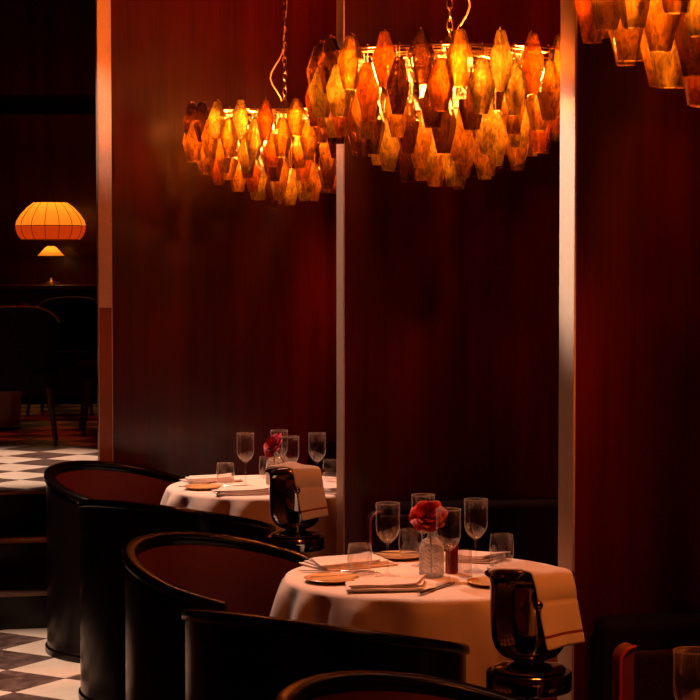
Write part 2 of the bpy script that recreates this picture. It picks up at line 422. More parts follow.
dup(ch, (-.64, 7.38, 0), LB, 'black barrel chair seen from behind, its plain dark back in front of the far table')
dup(ch, (.215, 3.88, 0), LA, 'barrel chair nearest the camera, only its rim showing at the bottom edge')

# ------------------------------------------------------------------ tables and cloths
TZ = .72
def table(loc, lab, clab, seed):
    t = thing('round_table', lab, 'table', loc, 0, 'round dining tables')
    bm = NB(); lathe(bm, [(0, TZ-.035), (.39, TZ-.035), (.394, TZ-.030), (.394, TZ-.012), (.39, TZ-.008), (0, TZ-.008)], 64); obj('tabletop', bm, M['walnut'], t)
    bm = NB(); lathe(bm, [(0, .03), (.05, .03), (.04, .06), (.035, .4), (.04, .64), (.12, TZ-.036), (0, TZ-.036)], 24); obj('pedestal', bm, M['lacquer'], t)
    bm = NB(); lathe(bm, [(0, 0), (.25, 0), (.25, .012), (.06, .03), (0, .03)], 40); obj('base', bm, M['lacquer'], t)
    rnd = random.Random(seed); nf = 15; ph = [rnd.uniform(0, 6.28) for _ in range(4)]
    def fold(a):
        return .55*math.sin(nf*a+ph[0]+.6*math.sin(3*a+ph[1]))+.3*math.sin(9*a+ph[2])+.2*math.sin(23*a+ph[3])
    bm = NB(); n = 240; prof = []
    for k in range(9): prof.append((k/8*.402, TZ, 0))
    for k in range(1, 6):
        an = k/6*PI/2; prof.append((.402+.020*math.sin(an), TZ-.018*(1-math.cos(an)), .10*k/6))
    H = .60
    for k in range(1, 19):
        f = (k/18)**1.4; prof.append((.422+.066*(1-(1-f)**2.8), TZ-.018-f*H, .12+.88*f**.38))
    rings = []
    for r, z, w in prof:
        if r == 0: rings.append([bm.verts.new((0, 0, z))]); continue
        ring = []
        for i in range(n):
            a = 2*PI*i/n; fo = fold(a)
            rr = r+.048*w*fo+.008*w; zz = z
            if w == 0: zz = z+.0004*noise.noise(Vector((r*math.cos(a)*9, r*math.sin(a)*9, seed)))
            ring.append(bm.verts.new((rr*math.cos(a), rr*math.sin(a), zz)))
        rings.append(ring)
    for i in range(n): bm.faces.new((rings[0][0], rings[1][i], rings[1][(i+1) % n]))
    for a, b in zip(rings[1:-1], rings[2:]):
        for i in range(n): bm.faces.new((a[i], a[(i+1) % n], b[(i+1) % n], b[i]))
    c = obj('tablecloth', bm, M['cloth']); c.location = loc
    tag(c, clab, 'tablecloth', 'white tablecloths'); return t
T1 = Vector((.23, 5.67, 0)); T2 = Vector((-.31, 7.92, 0)); T3 = Vector((.80, 3.45, 0))
table(T1, 'round pedestal table under the near white cloth', 'white linen cloth over the nearer table with the upright rose', 3)
table(T2, 'round pedestal table under the far white cloth', 'white linen cloth over the farther, smaller-looking table', 9)
table(T3, 'round table at lower right, mostly out of frame, carrying a lone wine glass', 'white linen cloth at lower right, mostly out of frame', 5)

# ------------------------------------------------------------------ table ware
ZT = TZ+.0015
def wine_glass(loc, label, rot=0):
    t = thing('wine_glass', label, 'glass', loc, rot, 'stemmed wine glasses')
    bm = NB()
    pr = [(.0045, .094), (.010, .097), (.020, .106), (.028, .118), (.0325, .132), (.034, .150), (.034, .2075), (.0325, .2095), (.0318, .2075), (.0318, .150), (.0303, .134), (.026, .120), (.018, .1085), (.008, .101), (0, .0995)]
    lathe(bm, pr, 40, rfun=lambda a, z, k, i: 1+(.014*math.cos(20*a) if k in (2, 3, 4) else 0)); obj('bowl', bm, M['glass'], t)
    bm = NB(); lathe(bm, [(.0045, .0945), (.0036, .085), (.0032, .05), (.0036, .018), (.007, .009), (.018, .0045), (.034, .0025), (.0365, .0012), (.0365, 0), (0, 0)], 32); obj('stem', bm, M['glass'], t)
    bm = NB()
    tube(bm, [(.0333*math.cos(2*PI*i/40), .0333*math.sin(2*PI*i/40), .2088) for i in range(40)], .0011, 6, closed=True); obj('rim', bm, M['cutglass'], t)
    return t
wg = wine_glass((.107, 5.63, ZT), 'stemmed wine glass at left of the near table, on its own')
for p, l in (((.214, 5.83), 'stemmed wine glass directly behind the upright rose on the near table'),
             ((.272, 5.49), 'stemmed wine glass just right of the upright rose, frontmost on the near table'),
             ((.362, 5.72), 'stemmed wine glass at right of the near table, above the ice bucket side'),
             ((-.414, 7.89), 'stemmed wine glass at left of the far table, on its own'),
             ((-.285, 8.03), 'stemmed wine glass directly behind the drooping rose on the far table'),
             ((-.232, 7.75), 'stemmed wine glass just right of the drooping rose on the far table'),
             ((-.130, 7.90), 'stemmed wine glass rising behind the far ice bucket'),
             ((.605, 3.50), 'lone stemmed wine glass cut off at the lower right corner of the picture')):
    dup(wg, (p[0], p[1], ZT), None, l)
def tumbler(loc, label):
    bm = NB()
    pr = [(0, .001), (.024, 0), (.029, .004), (.0335, .022), (.0355, .045), (.0345, .070), (.032, .088), (.031, .089), (.0303, .088), (.033, .070), (.034, .045), (.032, .024), (.027, .010), (0, .008)]
    lathe(bm, pr, 40, rfun=lambda a, z, k, i: 1+(.012*math.cos(20*a) if k in (2, 3, 4) else 0))
    o = obj('water_tumbler', bm, M['glass']); o.location = loc
    return tag(o, label, 'glass', 'stemless water tumblers')
tm = tumbler((.028, 5.66, ZT), 'stemless tumbler at the left front of the near table, by the fork')
for p, l in (((.182, 5.97), 'stemless tumbler behind and left of the cut-glass vase on the near table'),
             ((.447, 5.86), 'stemless tumbler at the right of the near table, behind the napkin-topped bucket'),
             ((-.496, 7.93), 'stemless tumbler at the left of the far table'),
             ((-.338, 8.19), 'stemless tumbler under the drooping rose on the far table'),
             ((-.075, 8.06), 'stemless tumbler at the right edge of the far table, beside the post')):
    o = tm.copy(); COL.objects.link(o); o.location = (p[0], p[1], ZT); o['label'] = l

def vase(loc, label):
    bm = NB(); pr = []
    N = 24
    for k in range(15): pr.append((.0345, .004+k*.0058))
    pr = [(0, 0), (.032, 0)]+pr+[(.031, .095), (.024, .103), (.015, .108), (.0115, .114), (.0115, .124), (.014, .127), (.0105, .127), (.0095, .114), (.012, .108)]
    lathe(bm, pr, N, rfun=lambda a, z, k, i: (1.045 if (i+k) % 2 else .965) if 2 < k < 17 else 1)
    o = obj('cut_glass_vase', bm, M['cutglass'], smooth=False); o.location = loc
    return tag(o, label, 'vase', 'bud vases')
va = vase((.231, 5.64, ZT), 'small diamond-cut crystal bud vase on the near table')
vb = va.copy(); COL.objects.link(vb); vb.location = (-.300, 7.94, ZT); vb['label'] = 'small crystal bud vase on the far table, mostly hidden by the bucket napkin'

def rose(loc, head, label, tilt=(0, 0)):
    """loc at table; head = offset of the flower centre"""
    t = thing('red_rose', label, 'flower', loc, 0, 'single red roses')
    h = Vector(head)
    bm = NB(); tube(bm, [(0, 0, .012), (0, 0, .06), (h.x*.2, h.y*.2, .11), (h.x*.7, h.y*.7, h.z-.04), (h.x, h.y, h.z-.025)], .0022, 6); obj('stem', bm, M['stem'], t)
    bm = NB(); R_ = Matrix.Rotation(tilt[1], 4, 'Y') @ Matrix.Rotation(tilt[0], 4, 'X')
    rnd = random.Random(4)
    for ring, (cnt, rad, z0, hh, open_, w) in enumerate([(2, .004, .006, .030, -.10, 1.3), (3, .009, .004, .031, -.05, 1.15), (3, .015, .002, .031, .10, 1.05), (4, .021, 0, .030, .30, .95), (5, .026, -.002, .030, .50, .95), (7, .031, -.005, .028, .85, .85), (7, .034, -.008, .024, 1.15, .8)]):
        for c in range(cnt):
            a0 = 2*PI*c/cnt+ring*.9+rnd.uniform(-.15, .15); wa = w*PI/cnt*1.25
            nu, nv = 14, 9; g = []; tl_ = rnd.uniform(-.003, .003)
            for j in range(nv+1):
                f = j/nv; row = []
                for i in range(nu+1):
                    u = (i/nu-.5)*2; a = a0+u*wa
                    edge = (1-u*u)**.5 if abs(u) < 1 else 0
                    r = rad*(.35+.65*min(1, f*1.4)**.7)+open_*.016*f**2.2-.004*u*u+.0015*u
                    r += .005*max(0, f-.7)/.3*(.5+.5*abs(open_))*(.6+.4*math.sin(4*u+c))
                    z = z0+hh*f*(.62+.38*edge)-.010*max(0, open_)*f**3+tl_*f
                    row.append(bm.verts.new(R_ @ Vector((r*math.cos(a), r*math.sin(a), z-.014))+h))
                g.append(row)
            for j in range(nv):
                for i in range(nu): bm.faces.new((g[j][i], g[j][i+1], g[j+1][i+1], g[j+1][i]))
    o = obj('bloom', bm, M['rose'], t, angle=80)
    return t
rose((.231, 5.64, ZT), (-.010, 0, .178), 'full red rose standing upright in the vase on the near table', (math.radians(48), math.radians(-8)))
rose((-.300, 7.94, ZT), (-.012, -.03, .165), 'red rose leaning left in the vase on the far table', (math.radians(25), math.radians(-55)))

def ribbed(name, loc, label, mat, h=.082, r=.019, cat='glass'):
    bm = NB()
    lathe(bm, [(0, 0), (r*.95, 0), (r, .006), (r, h*.75), (r*.96, h), (r*.90, h), (r*.93, h*.75), (r*.93, .008), (0, .007)], 48, rfun=lambda a, z, k, i: 1+.035*math.cos(12*a))
    o = obj(name, bm, mat); o.location = loc; return tag(o, label, cat)
ribbed('votive_holder', (.292, 5.70, ZT), 'small red glass votive holder right of the crystal vase', M['redglass'], .082, .018, 'candle holder')
ribbed('ribbed_shot_glass', (.326, 5.62, ZT), 'small clear ribbed glass right of the red votive holder', M['glass'], .078, .0185)
bm = NB(); lathe(bm, [(0, 0), (.013, 0), (.013, .055), (.010, .058), (0, .057)], 24)
o = obj('candle', bm, M['wine']); o.location = (.292, 5.70, ZT+.008); tag(o, 'dark red candle standing inside the red votive holder', 'candle')

def bread_plate(loc, label):
    bm = NB(); lathe(bm, [(0, 0), (.045, 0), (.05, .001), (.068, .006), (.077, .0095), (.078, .0105), (.0765, .0112), (.066, .0080), (.048, .0035), (0, .003)], 56)
    o = obj('bread_plate', bm, M['plate']); o.location = loc; return tag(o, label, 'plate', 'side plates')
bp_ = bread_plate((-.052, 5.55, ZT), 'amber rimmed side plate at the left front of the near table')
for p, l in (((.150, 5.985), 'amber side plate at the back left of the near table, under a knife'),
             ((.400, 5.49), 'amber side plate at the right of the near table, against the ice bucket'),
             ((-.575, 7.80), 'amber side plate at the left front of the far table'),
             ((-.245, 8.26), 'amber side plate at the back of the far table, behind the rose')):
    o = bp_.copy(); COL.objects.link(o); o.location = (p[0], p[1], ZT); o['label'] = l

def napkin(loc, rotz, label, L=.23, W=.15, seed=1, skew=.05):
    """folded in layers, corners slightly off each other"""
    bm = NB(); rnd = random.Random(seed)
    for lay in range(4):
        z0 = .0005+lay*.0046; nx, ny = 18, 12; g = []; sh = rnd.uniform(-.01, .01); sh2 = rnd.uniform(-.008, .008); cutc = .06 if lay == 3 else 0
        sk = skew*(lay/3)
        top, bot = [], []
        for j in range(ny+1):
            rt, rb = [], []
            for i in range(nx+1):
                u, v = i/nx-.5, j/ny-.5
                x = u*(L-.012*lay)+sh+v*sk; y = v*(W-.010*lay)+sh2
                zz = z0+.0035*noise.noise(Vector((x*14, y*14, seed+lay*.2)))+(.004*max(0, u*2)**3*(lay/3))
                rt.append(bm.verts.new((x, y, max(z0, zz)+.0042))); rb.append(bm.verts.new((x, y, max(z0-.0004, zz))))
            top.append(rt); bot.append(rb)
        for j in range(ny):
            for i in range(nx):
                bm.faces.new((top[j][i], top[j][i+1], top[j+1][i+1], top[j+1][i])); bm.faces.new((bot[j][i], bot[j+1][i], bot[j+1][i+1], bot[j][i+1]))
        for i in range(nx):
            bm.faces.new((bot[0][i], bot[0][i+1], top[0][i+1], top[0][i])); bm.faces.new((bot[ny][i], top[ny][i], top[ny][i+1], bot[ny][i+1]))
        for j in range(ny):
            bm.faces.new((bot[j][0], top[j][0], top[j+1][0], bot[j+1][0])); bm.faces.new((bot[j][nx], bot[j+1][nx], top[j+1][nx], top[j][nx]))
    o = obj('folded_napkin', bm, M['cloth']); o.location = loc; o.rotation_euler = (0, 0, rotz)
    return tag(o, label, 'napkin', 'folded white napkins')
napkin((.100, 5.44, ZT), math.radians(8), 'folded white napkin at the front of the near table, between fork and knife', .22, .16, 2)
napkin((-.005, 5.845, ZT), math.radians(32), 'folded white napkin at the back left of the near table', .24, .17, 5)
napkin((.355, 5.955, ZT), math.radians(-20), 'folded white napkin at the back right of the near table, behind the tumbler', .20, .14, 8)
napkin((.485, 5.66, ZT), math.radians(-62), 'folded white napkin at the right of the near table, hidden by the bucket', .17, .12, 3)
napkin((-.40, 7.66, ZT), math.radians(12), 'folded white napkin at the front of the far table, left of the bucket', .24, .17, 11)
napkin((-.560, 8.07, ZT), math.radians(25), 'folded white napkin at the back left of the far table', .22, .15, 12)
napkin((-.06, 7.70, ZT), math.radians(-50), 'folded white napkin at the right of the far table, beside the post', .20, .14, 13)

def extr(bm, outl, z0, z1f):
    n = len(outl); b = [bm.verts.new((x, y, z0+z1f(x))) for x, y in outl]; t = [bm.verts.new((x, y, z0+z1f(x)+.0022)) for x, y in outl]
    bm.faces.new(b[::-1]); bm.faces.new(t)
    for i in range(n): bm.faces.new((b[i], b[(i+1) % n], t[(i+1) % n], t[i]))
def cut_knife(loc, rotz, label):
    t = thing('table_knife', label, 'knife', loc, rotz, 'table knives')
    bm = NB(); up = [(-.01, .006), (.02, .010), (.09, .0105), (.115, .007), (.122, .0)]; dn = [(.11, -.004), (.02, -.005), (-.01, -.004)]
    extr(bm, up+dn, .002, lambda x: 0); obj('blade', bm, M['cutlery'], t, bevel=.0006)
    bm = NB(); tube(bm, [(-.11, 0, .0052), (-.10, 0, .0052), (-.05, 0, .0052), (-.015, 0, .004), (-.005, 0, .0035)], [.0045, .0062, .0055, .0042, .003], 10, flat=.75); obj('handle', bm, M['cutlery'], t)
    return t
def cut_fork(loc, rotz, label):
    t = thing('dinner_fork', label, 'fork', loc, rotz, 'dinner forks')
    bm = NB(); f = lambda x: .002+.010*math.exp(-((x-.045)/.03)**2)
    extr(bm, [(-.11, .006), (-.10, .008), (-.02, .003), (.01, .003), (.03, .012), (.052, .012), (.052, -.012), (.03, -.012), (.01, -.003), (-.02, -.003), (-.10, -.008), (-.11, -.006)][::-1], 0, f); obj('handle', bm, M['cutlery'], t, bevel=.0005)
    for k in range(4):
        bm = NB(); y = -.0103+k*.0068; extr(bm, [(.051, y-.0016), (.098, y-.0009), (.098, y+.0009), (.051, y+.0016)], 0, f); obj('tine', bm, M['cutlery'], t)
    return t
kn = cut_knife((.235, 5.41, ZT), math.radians(62), 'steel table knife right of the front napkin on the near table')
dup(kn, (-.03, 5.70, ZT), math.radians(168), 'steel table knife in front of the near table back left napkin')
dup(kn, (.150, 5.98, ZT+.0118), math.radians(165), 'steel table knife laid over the back left side plate of the near table')
dup(kn, (-.51, 7.86, ZT), math.radians(168), 'steel table knife at the left of the far table')
fk = cut_fork((-.035, 5.47, ZT+.016), math.radians(30), 'dinner fork at the near table, tines by the left tumbler')
fk.location = (-.005, 5.558, ZT+.0118); fk.rotation_euler.z = math.radians(18)
dup(fk, (-.57, 7.79, ZT+.0118), math.radians(30), 'dinner fork at the left front of the far table')

# ------------------------------------------------------------------ ice buckets on stands
def stand(loc, label):
    t = thing('bucket_stand', label, 'stand', loc, 0, 'ice bucket stands')
    bm = NB(); lathe(bm, [(0, .645), (.095, .645), (.097, .648), (.097, .684), (.094, .688), (.085, .6885), (0, .6885)], 48); obj('tray_top', bm, M['steel'], t)
    bm = NB(); lathe(bm, [(0, .03), (.020, .03), (.016, .05), (.016, .60), (.030, .644), (0, .644)], 24); obj('pole', bm, M['steel'], t)
    bm = NB(); lathe(bm, [(0, 0), (.13, 0), (.13, .012), (.10, .020), (.03, .03), (0, .03)], 40); obj('base', bm, M['steel'], t)
    return t
SZ = .6885
sA = stand((.406, 4.5, 0), 'polished silver stand holding the nearer ice bucket')
dup(sA, (-.183, 6.7, 0), None, 'polished silver stand holding the farther ice bucket')
def bucket(loc, label, rot=0):
    t = thing('ice_bucket', label, 'ice bucket', loc, rot, 'silver ice buckets')
    z = .001
    pr = [(0, .0), (.080, 0), (.084, .003), (.080, .008), (.060, .013), (.036, .018), (.034, .022), (.048, .027), (.066, .036), (.078, .052), (.085, .075), (.088, .105), (.0885, .15), (.0885, .195), (.091, .208), (.0985, .216), (.102, .218), (.101, .221), (.092, .217), (.085, .206), (.084, .15), (.083, .10), (.076, .068), (.060, .045), (0, .040)]
    bm = NB(); lathe(bm, pr, 56); obj('body', bm, M['steel'], t, angle=60)
    for s in (-1, 1):
        a = math.radians(-86 if s < 0 else 94)
        c = Vector((math.cos(a), math.sin(a), 0)); bm = NB()
        ball(bm, tuple(c*.124+Vector((0, 0, .168))), .012)
        tube(bm, [tuple(c*.086+Vector((0, 0, .175))), tuple(c*.118+Vector((0, 0, .168)))], .006, 10); obj('knob', bm, M['steel'], t)
    return t
bA = bucket((.406, 4.5, SZ+.001), 'polished silver ice bucket at right, in front of the near post')
dup(bA, (-.183, 6.7, SZ+.001), None, 'polished silver ice bucket by the far table, half hiding the middle post')
def draped(loc, label):
    bm = NB(); nx, ny = 20, 44
    # rows: across the top of the bucket then hanging down outside the rim
    A = Vector((-.098, -.045, .224)); B = Vector((-.060, .075, .226)); C = Vector((-.010, -.106, .232)); D = Vector((.082, -.074, .230))
    E = Vector((.022, -.112, .062)); F = Vector((.108, -.078, .076)); g = []
    for j in range(ny+1):
        f = j/ny; row = []
        for i in range(nx+1):
            u = i/nx
            if f < .42:
                w = f/.42; p = A.lerp(B, u).lerp(C.lerp(D, u), w)
                p.z += .016*math.sin(PI*w)*(.5+.5*math.sin(PI*u))+.004*noise.noise(p*18)+.004*math.sin(9*w+5*u)*(1-w)
            else:
                w = (f-.42)/.58; p = C.lerp(D, u).lerp(E.lerp(F, u), w)
                out = .012*math.sin(PI*min(1, w*2.5))*.6 if w < .4 else .004
                dx = Vector((.35, -.94, 0)); p += dx*(out+.004*math.sin(u*7+1)*w)
            row.append(bm.verts.new(p))
        g.append(row)
    for j in range(ny):
        for i in range(nx):
            fc = bm.faces.new((g[j][i], g[j][i+1], g[j+1][i+1], g[j+1][i])); fc.material_index = 1 if j == ny-5 else 0
    o = obj('draped_napkin', bm, [M['cloth'], M['stripe']], angle=70); o.location = loc
    md = o.modifiers.new('solid', 'SOLIDIFY'); md.thickness = .005; md.offset = 1
    return tag(o, label, 'napkin', 'napkins draped over the ice buckets')
dA = draped((.410, 4.5, SZ+.004), 'white napkin with thin red line draped over the nearer ice bucket')
dB = dA.copy(); COL.objects.link(dB); dB.location = (-.183, 6.7, SZ+.004); dB['label'] = 'white napkin with thin red line draped over the farther ice bucket'

# ------------------------------------------------------------------ banquettes against the partitions
def banquette(base, label, s0, s1, arm=True, am='darkvelvet'):
    t = thing('banquette', label, 'banquette', (base[0], base[1], 0), A0, 'dark banquettes against the wood partitions')
    H = .775
    bm = NB(); add_box(bm, s0+.03, s1, -.58, -.10, .0, .30); obj('base', bm, M['lacquer'], t, bevel=.005)
    bm = NB(); add_box(bm, s0+.03, s1, -.60, -.175, .302, .44); obj('seat', bm, M['darkvelvet'], t, bevel=.03)
    bm = NB(); add_box(bm, s0+.03, s1, -.17, -.03, .30, H); obj('backrest', bm, M['darkvelvet'], t, bevel=.02)
    if arm:
        x0, x1 = s0-.120, s0-.090; r = .033; H2 = .815
        ol = [(x1, .0), (x1, H2)]
        for k in range(9):
            a = PI/2*k/8; ol.append((x0+r-r*math.sin(a), H2-r+r*math.cos(a)))
        ol.append((x0, .0))
        bm = NB()
        f = [bm.verts.new((x, -.62, z)) for x, z in ol]; b = [bm.verts.new((x, -.57, z)) for x, z in ol]
        bm.faces.new(f); bm.faces.new(b[::-1])
        for i in range(len(ol)): bm.faces.new((f[i], f[(i+1) % len(ol)], b[(i+1) % len(ol)], b[i]))
        obj('arm', bm, M[am], t, bevel=.006)
        bm = NB(); add_box(bm, x1+.002, s0+.06, -.612, -.582, .0, .80); obj('arm_lining', bm, M['darkvelvet'], t, bevel=.01)
        bm = NB(); tube(bm, [(x, -.622, z) for x, z in ol[1:]], .004, 8); obj('piping', bm, M['piping'], t, label='wine red edge piping')
    return t
    return t
banquette(P2, 'dark upholstered banquette with red-edged arm behind the near table', .06, 1.8)
banquette(P3, 'dark upholstered banquette with red arm at lower right, in front of the right-hand panel', .0, 1.7, True, 'wine')
banquette((P1[0], P1[1]), 'dark upholstered banquette behind the far table', .92, 2.2, False)

# ------------------------------------------------------------------ chandeliers
def piece_mesh(mi, variant):
    bm = NB(); n = 6
    pr = [(.010, 0), (.0135, -.003), (.0350, -.070), (.0345, -.084), (.0175, -.155), (.0162, -.1555)] if variant == 0 else \
         [(.012, 0), (.0155, -.003), (.0365, -.064), (.0360, -.076), (.0205, -.146), (.0190, -.1465)]
    lathe(bm, pr, n, start=PI/6)
    bm.faces.new([v for v in bm.verts if abs(v.co.z) < 1e-6])
    vs = [v for v in bm.verts if abs(v.co.z-pr[-1][1]) < 1e-6]
    bmesh.ops.recalc_face_normals(bm, faces=bm.faces[:])
    me = bpy.data.meshes.new('glass_pendant'); bm.to_mesh(me); bm.free(); me.materials.append(AMB[mi][1])
    return me
PM = {(m, v): piece_mesh(m, v) for m in range(4) for v in (0, 1)}
ZR = 2.175                                         # level of the brass frame
TIERS = [(.372, 2.222, 22, 0), (.372, 2.150, 22, .5), (.325, 2.108, 19, .2), (.262, 2.066, 15, .6), (.195, 2.030, 11, .1), (.118, 1.998, 7, .4), (.045, 1.974, 3, .3)]
def chandelier(loc, label, seed, nch):
    rnd = random.Random(seed)
    t = thing('glass_chandelier', label, 'chandelier', (loc[0], loc[1], ZR), rnd.uniform(0, 1), 'amber glass chandeliers')
    bm = NB()
    for rr in (.10, .22, .31, .372):
        tube(bm, [(rr*math.cos(2*PI*i/48), rr*math.sin(2*PI*i/48), .012) for i in range(48)], .0035, 6, closed=True)
        if rr > .35: tube(bm, [(rr*.99*math.cos(2*PI*i/48), rr*.99*math.sin(2*PI*i/48), -.05) for i in range(48)], .0018, 6, closed=True)
    for i in range(11):
        a = 2*PI*i/11
        tube(bm, [(.015*math.cos(a), .015*math.sin(a), .03), (.38*math.cos(a), .38*math.sin(a), .012)], .0035, 6)
    lathe(bm, [(0, .0), (.03, .0), (.035, .02), (.02, .05), (.010, .07), (0, .07)], 20)
    # hangers: a short wire and hook above every glass
    pos = []
    for (R_, zt, cnt, off) in TIERS:
        for i in range(cnt):
            a = 2*PI*(i+off)/cnt+rnd.uniform(-.02, .02); z = zt-ZR+rnd.uniform(-.004, .004)
            r = R_+rnd.uniform(-.006, .006)
            p = Vector((r*math.cos(a), r*math.sin(a), z)); pos.append((p, a))
            q = Vector(((r-.015)*math.cos(a), (r-.015)*math.sin(a), max(.012, z)))
            tube(bm, [q, Vector((p.x, p.y, q.z+.008)), p+Vector((0, 0, -.012))], .0018, 5)
    obj('frame', bm, M['brass'], t)
    for p, a in pos:
        mi = rnd.choices((0, 1, 2, 3), (.40, .24, .16, .20))[0]
        o = bpy.data.objects.new('glass_pendant', PM[(mi, rnd.randint(0, 1))]); COL.objects.link(o); o.parent = t
        o.location = p; o.rotation_euler = (rnd.uniform(-.03, .03), rnd.uniform(-.03, .03), a+rnd.uniform(-.15, .15)); o.scale = (1, 1, rnd.uniform(.94, 1.04))
        if mi == 3: o['label'] = 'smoky brown glass pendant'
        elif mi == 1: o['label'] = 'pale golden glass pendant'
    # bulbs
    for i in range(6):
        a = 2*PI*i/6+.3; bm = NB(); c = (.235*math.cos(a), .235*math.sin(a), -.03)
        ball(bm, c, .016, (1, 1, 1.3)); obj('bulb', bm, M['bulb'], t)
        bm = NB(); lathe(bm, [(0, -.011), (.010, -.011), (.010, .012), (0, .012)], 12, (c[0], c[1], 0)); obj('lamp_socket', bm, M['brass'], t)
    # chain to the ceiling
    top = CZ-ZR; bm = NB(); z = .075; k = 0
    while z < top-.03:
        pts = []
        for i in range(14):
            a = 2*PI*i/14; x, zz = .008*math.cos(a), .019*math.sin(a)
            pts.append((x, 0, z+zz) if k % 2 else (0, x, z+zz))
        tube(bm, pts, .0024, 5, closed=True); z += .030; k += 1
    obj('chain', bm, M['brass'], t)
    bm = NB(); rz = t.rotation_euler.z; pts = []
    for i in range(60):
        f = i/59; z = .03+f*(top-.05); d = (.055*math.exp(-((z-.16)/.07)**2)+.010*math.sin(z*9)*(1 if z > .3 else .2)) * nch
        wx = d; pts.append((wx*math.cos(-rz), wx*math.sin(-rz), z))
    tube(bm, pts, .003, 6); obj('cable', bm, M['rope'], t)
    bm = NB(); lathe(bm, [(0, top-.03), (.05, top-.03), (.06, top-.001), (0, top-.001)], 28); obj('ceiling_rose', bm, M['brass'], t)
    for i in range(6):
        a = 2*PI*i/6+.3
        ld = bpy.data.lights.new('bulb_light', 'POINT'); ld.energy = BULB_W; ld.color = (1, .20, .030); ld.shadow_soft_size = .02
        lo = bpy.data.objects.new('bulb_light', ld); COL.objects.link(lo); lo.parent = t; lo.location = (.235*math.cos(a), .235*math.sin(a), -.03)
    return t
BULB_W = 27
chandelier((.281, 5.67), 'amber glass chandelier in the middle, largest fully seen, above the near table', 21, 1)
chandelier((-.257, 7.92), 'amber glass chandelier at left, smaller and farther, above the far table', 33, -1)
chandelier((.79, 3.42), 'amber glass chandelier cut off at the top right corner', 46, 1)

# ------------------------------------------------------------------ back room
# tall sideboard
sb = thing('sideboard', 'long dark sideboard against the back wall carrying the small lamp', 'sideboard', (-2.9, 15.6, FZ))
bm = NB(); add_box(bm, -1.3, 2.2, -.22, .2, .06, .88); obj('body', bm, M['maho_dark'], sb, bevel=.006)
bm = NB(); add_box(bm, -1.33, 2.23, -.25, .2, .882, .92); obj('top', bm, M['maho_dark'], sb, bevel=.006)
for k in range(5):
    bm = NB(); add_box(bm, -1.28+k*.7, -.62+k*.7, -.238, -.222, .10, .85); d = obj('door', bm, M['maho_dark'], sb, bevel=.004)
    bm = NB(); ball(bm, (-.68+k*.7, -.25, .5), .014); obj('knob', bm, M['brass'], d)
for x in (-1.25, 2.15):
    bm = NB(); add_box(bm, x-.03, x+.03, -.2, .15, 0, .058); obj('foot', bm, M['maho_dark'], sb)
LX = -2.30
# small table lamp
tl = thing('table_lamp', 'small table lamp with cone shade and clear stem on the sideboard', 'lamp', (LX-.027, 15.58, FZ+.922))
bm = NB(); lathe(bm, [(0, 0), (.075, 0), (.078, .008), (.06, .016), (.02, .03), (.012, .05), (0, .05)], 28); obj('base', bm, M['brass'], tl)
bm = NB(); lathe(bm, [(0, .05), (.008, .05), (.007, .27), (0, .27)], 12); obj('stem', bm, M['glass'], tl)
bm = NB(); lathe(bm, [(.105, .222), (.045, .285), (.025, .297)], 32); obj('lamp_shade', bm, M['shade'], tl)
bm = NB(); ball(bm, (0, 0, .245), .016); obj('bulb', bm, M['bulb2'], tl)
# big ribbed pendant
pl = thing('pendant_lamp', 'large pleated orange fabric pendant lamp hanging above the sideboard', 'lamp', (LX+.012, 15.3, 1.768))
def srad(z):
    z /= .285
    return .0
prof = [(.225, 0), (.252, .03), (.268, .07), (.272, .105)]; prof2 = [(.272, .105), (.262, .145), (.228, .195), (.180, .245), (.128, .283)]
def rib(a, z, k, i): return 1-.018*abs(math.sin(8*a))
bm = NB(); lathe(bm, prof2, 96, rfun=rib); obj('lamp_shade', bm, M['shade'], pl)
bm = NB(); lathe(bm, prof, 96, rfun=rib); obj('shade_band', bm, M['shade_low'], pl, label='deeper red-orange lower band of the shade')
bm = NB()
for k in range(16):
    a = PI*k/8; tube(bm, [((r+.002)*math.cos(a), (r+.002)*math.sin(a), z) for r, z in prof+prof2[1:]], .0022, 5)
for r, z in (prof[0], prof[-1], prof2[-1]): tube(bm, [((r+.002)*math.cos(2*PI*i/64), (r+.002)*math.sin(2*PI*i/64), z) for i in range(64)], .0022, 5, closed=True)
for a in (0, PI/2): tube(bm, [(.128*math.cos(a), .128*math.sin(a), .283), (-.128*math.cos(a), -.128*math.sin(a), .283)], .002, 5)
obj('wire_ribs', bm, M['wire'], pl)
bm = NB(); tube(bm, [(0, 0, .20), (0, 0, CZ-1.768)], .003, 6); obj('cord', bm, M['wire'], pl)
bm = NB(); ball(bm, (0, 0, .16), .03, (1, 1, 1.2)); obj('bulb', bm, M['bulb2'], pl)
def point(name, loc, e, col, r=.03):
    ld = bpy.data.lights.new(name, 'POINT'); ld.energy = e; ld.color = col; ld.shadow_soft_size = r
    lo = bpy.data.objects.new(name, ld); COL.objects.link(lo); lo.location = loc; return lo
point('pendant_light', (LX+.012, 15.3, 1.768+.16), 5.5, (1, .45, .12), .03)
point('table_lamp_light', (LX-.027, 15.58, FZ+.922+.238), .6, (1, .5, .15), .015)

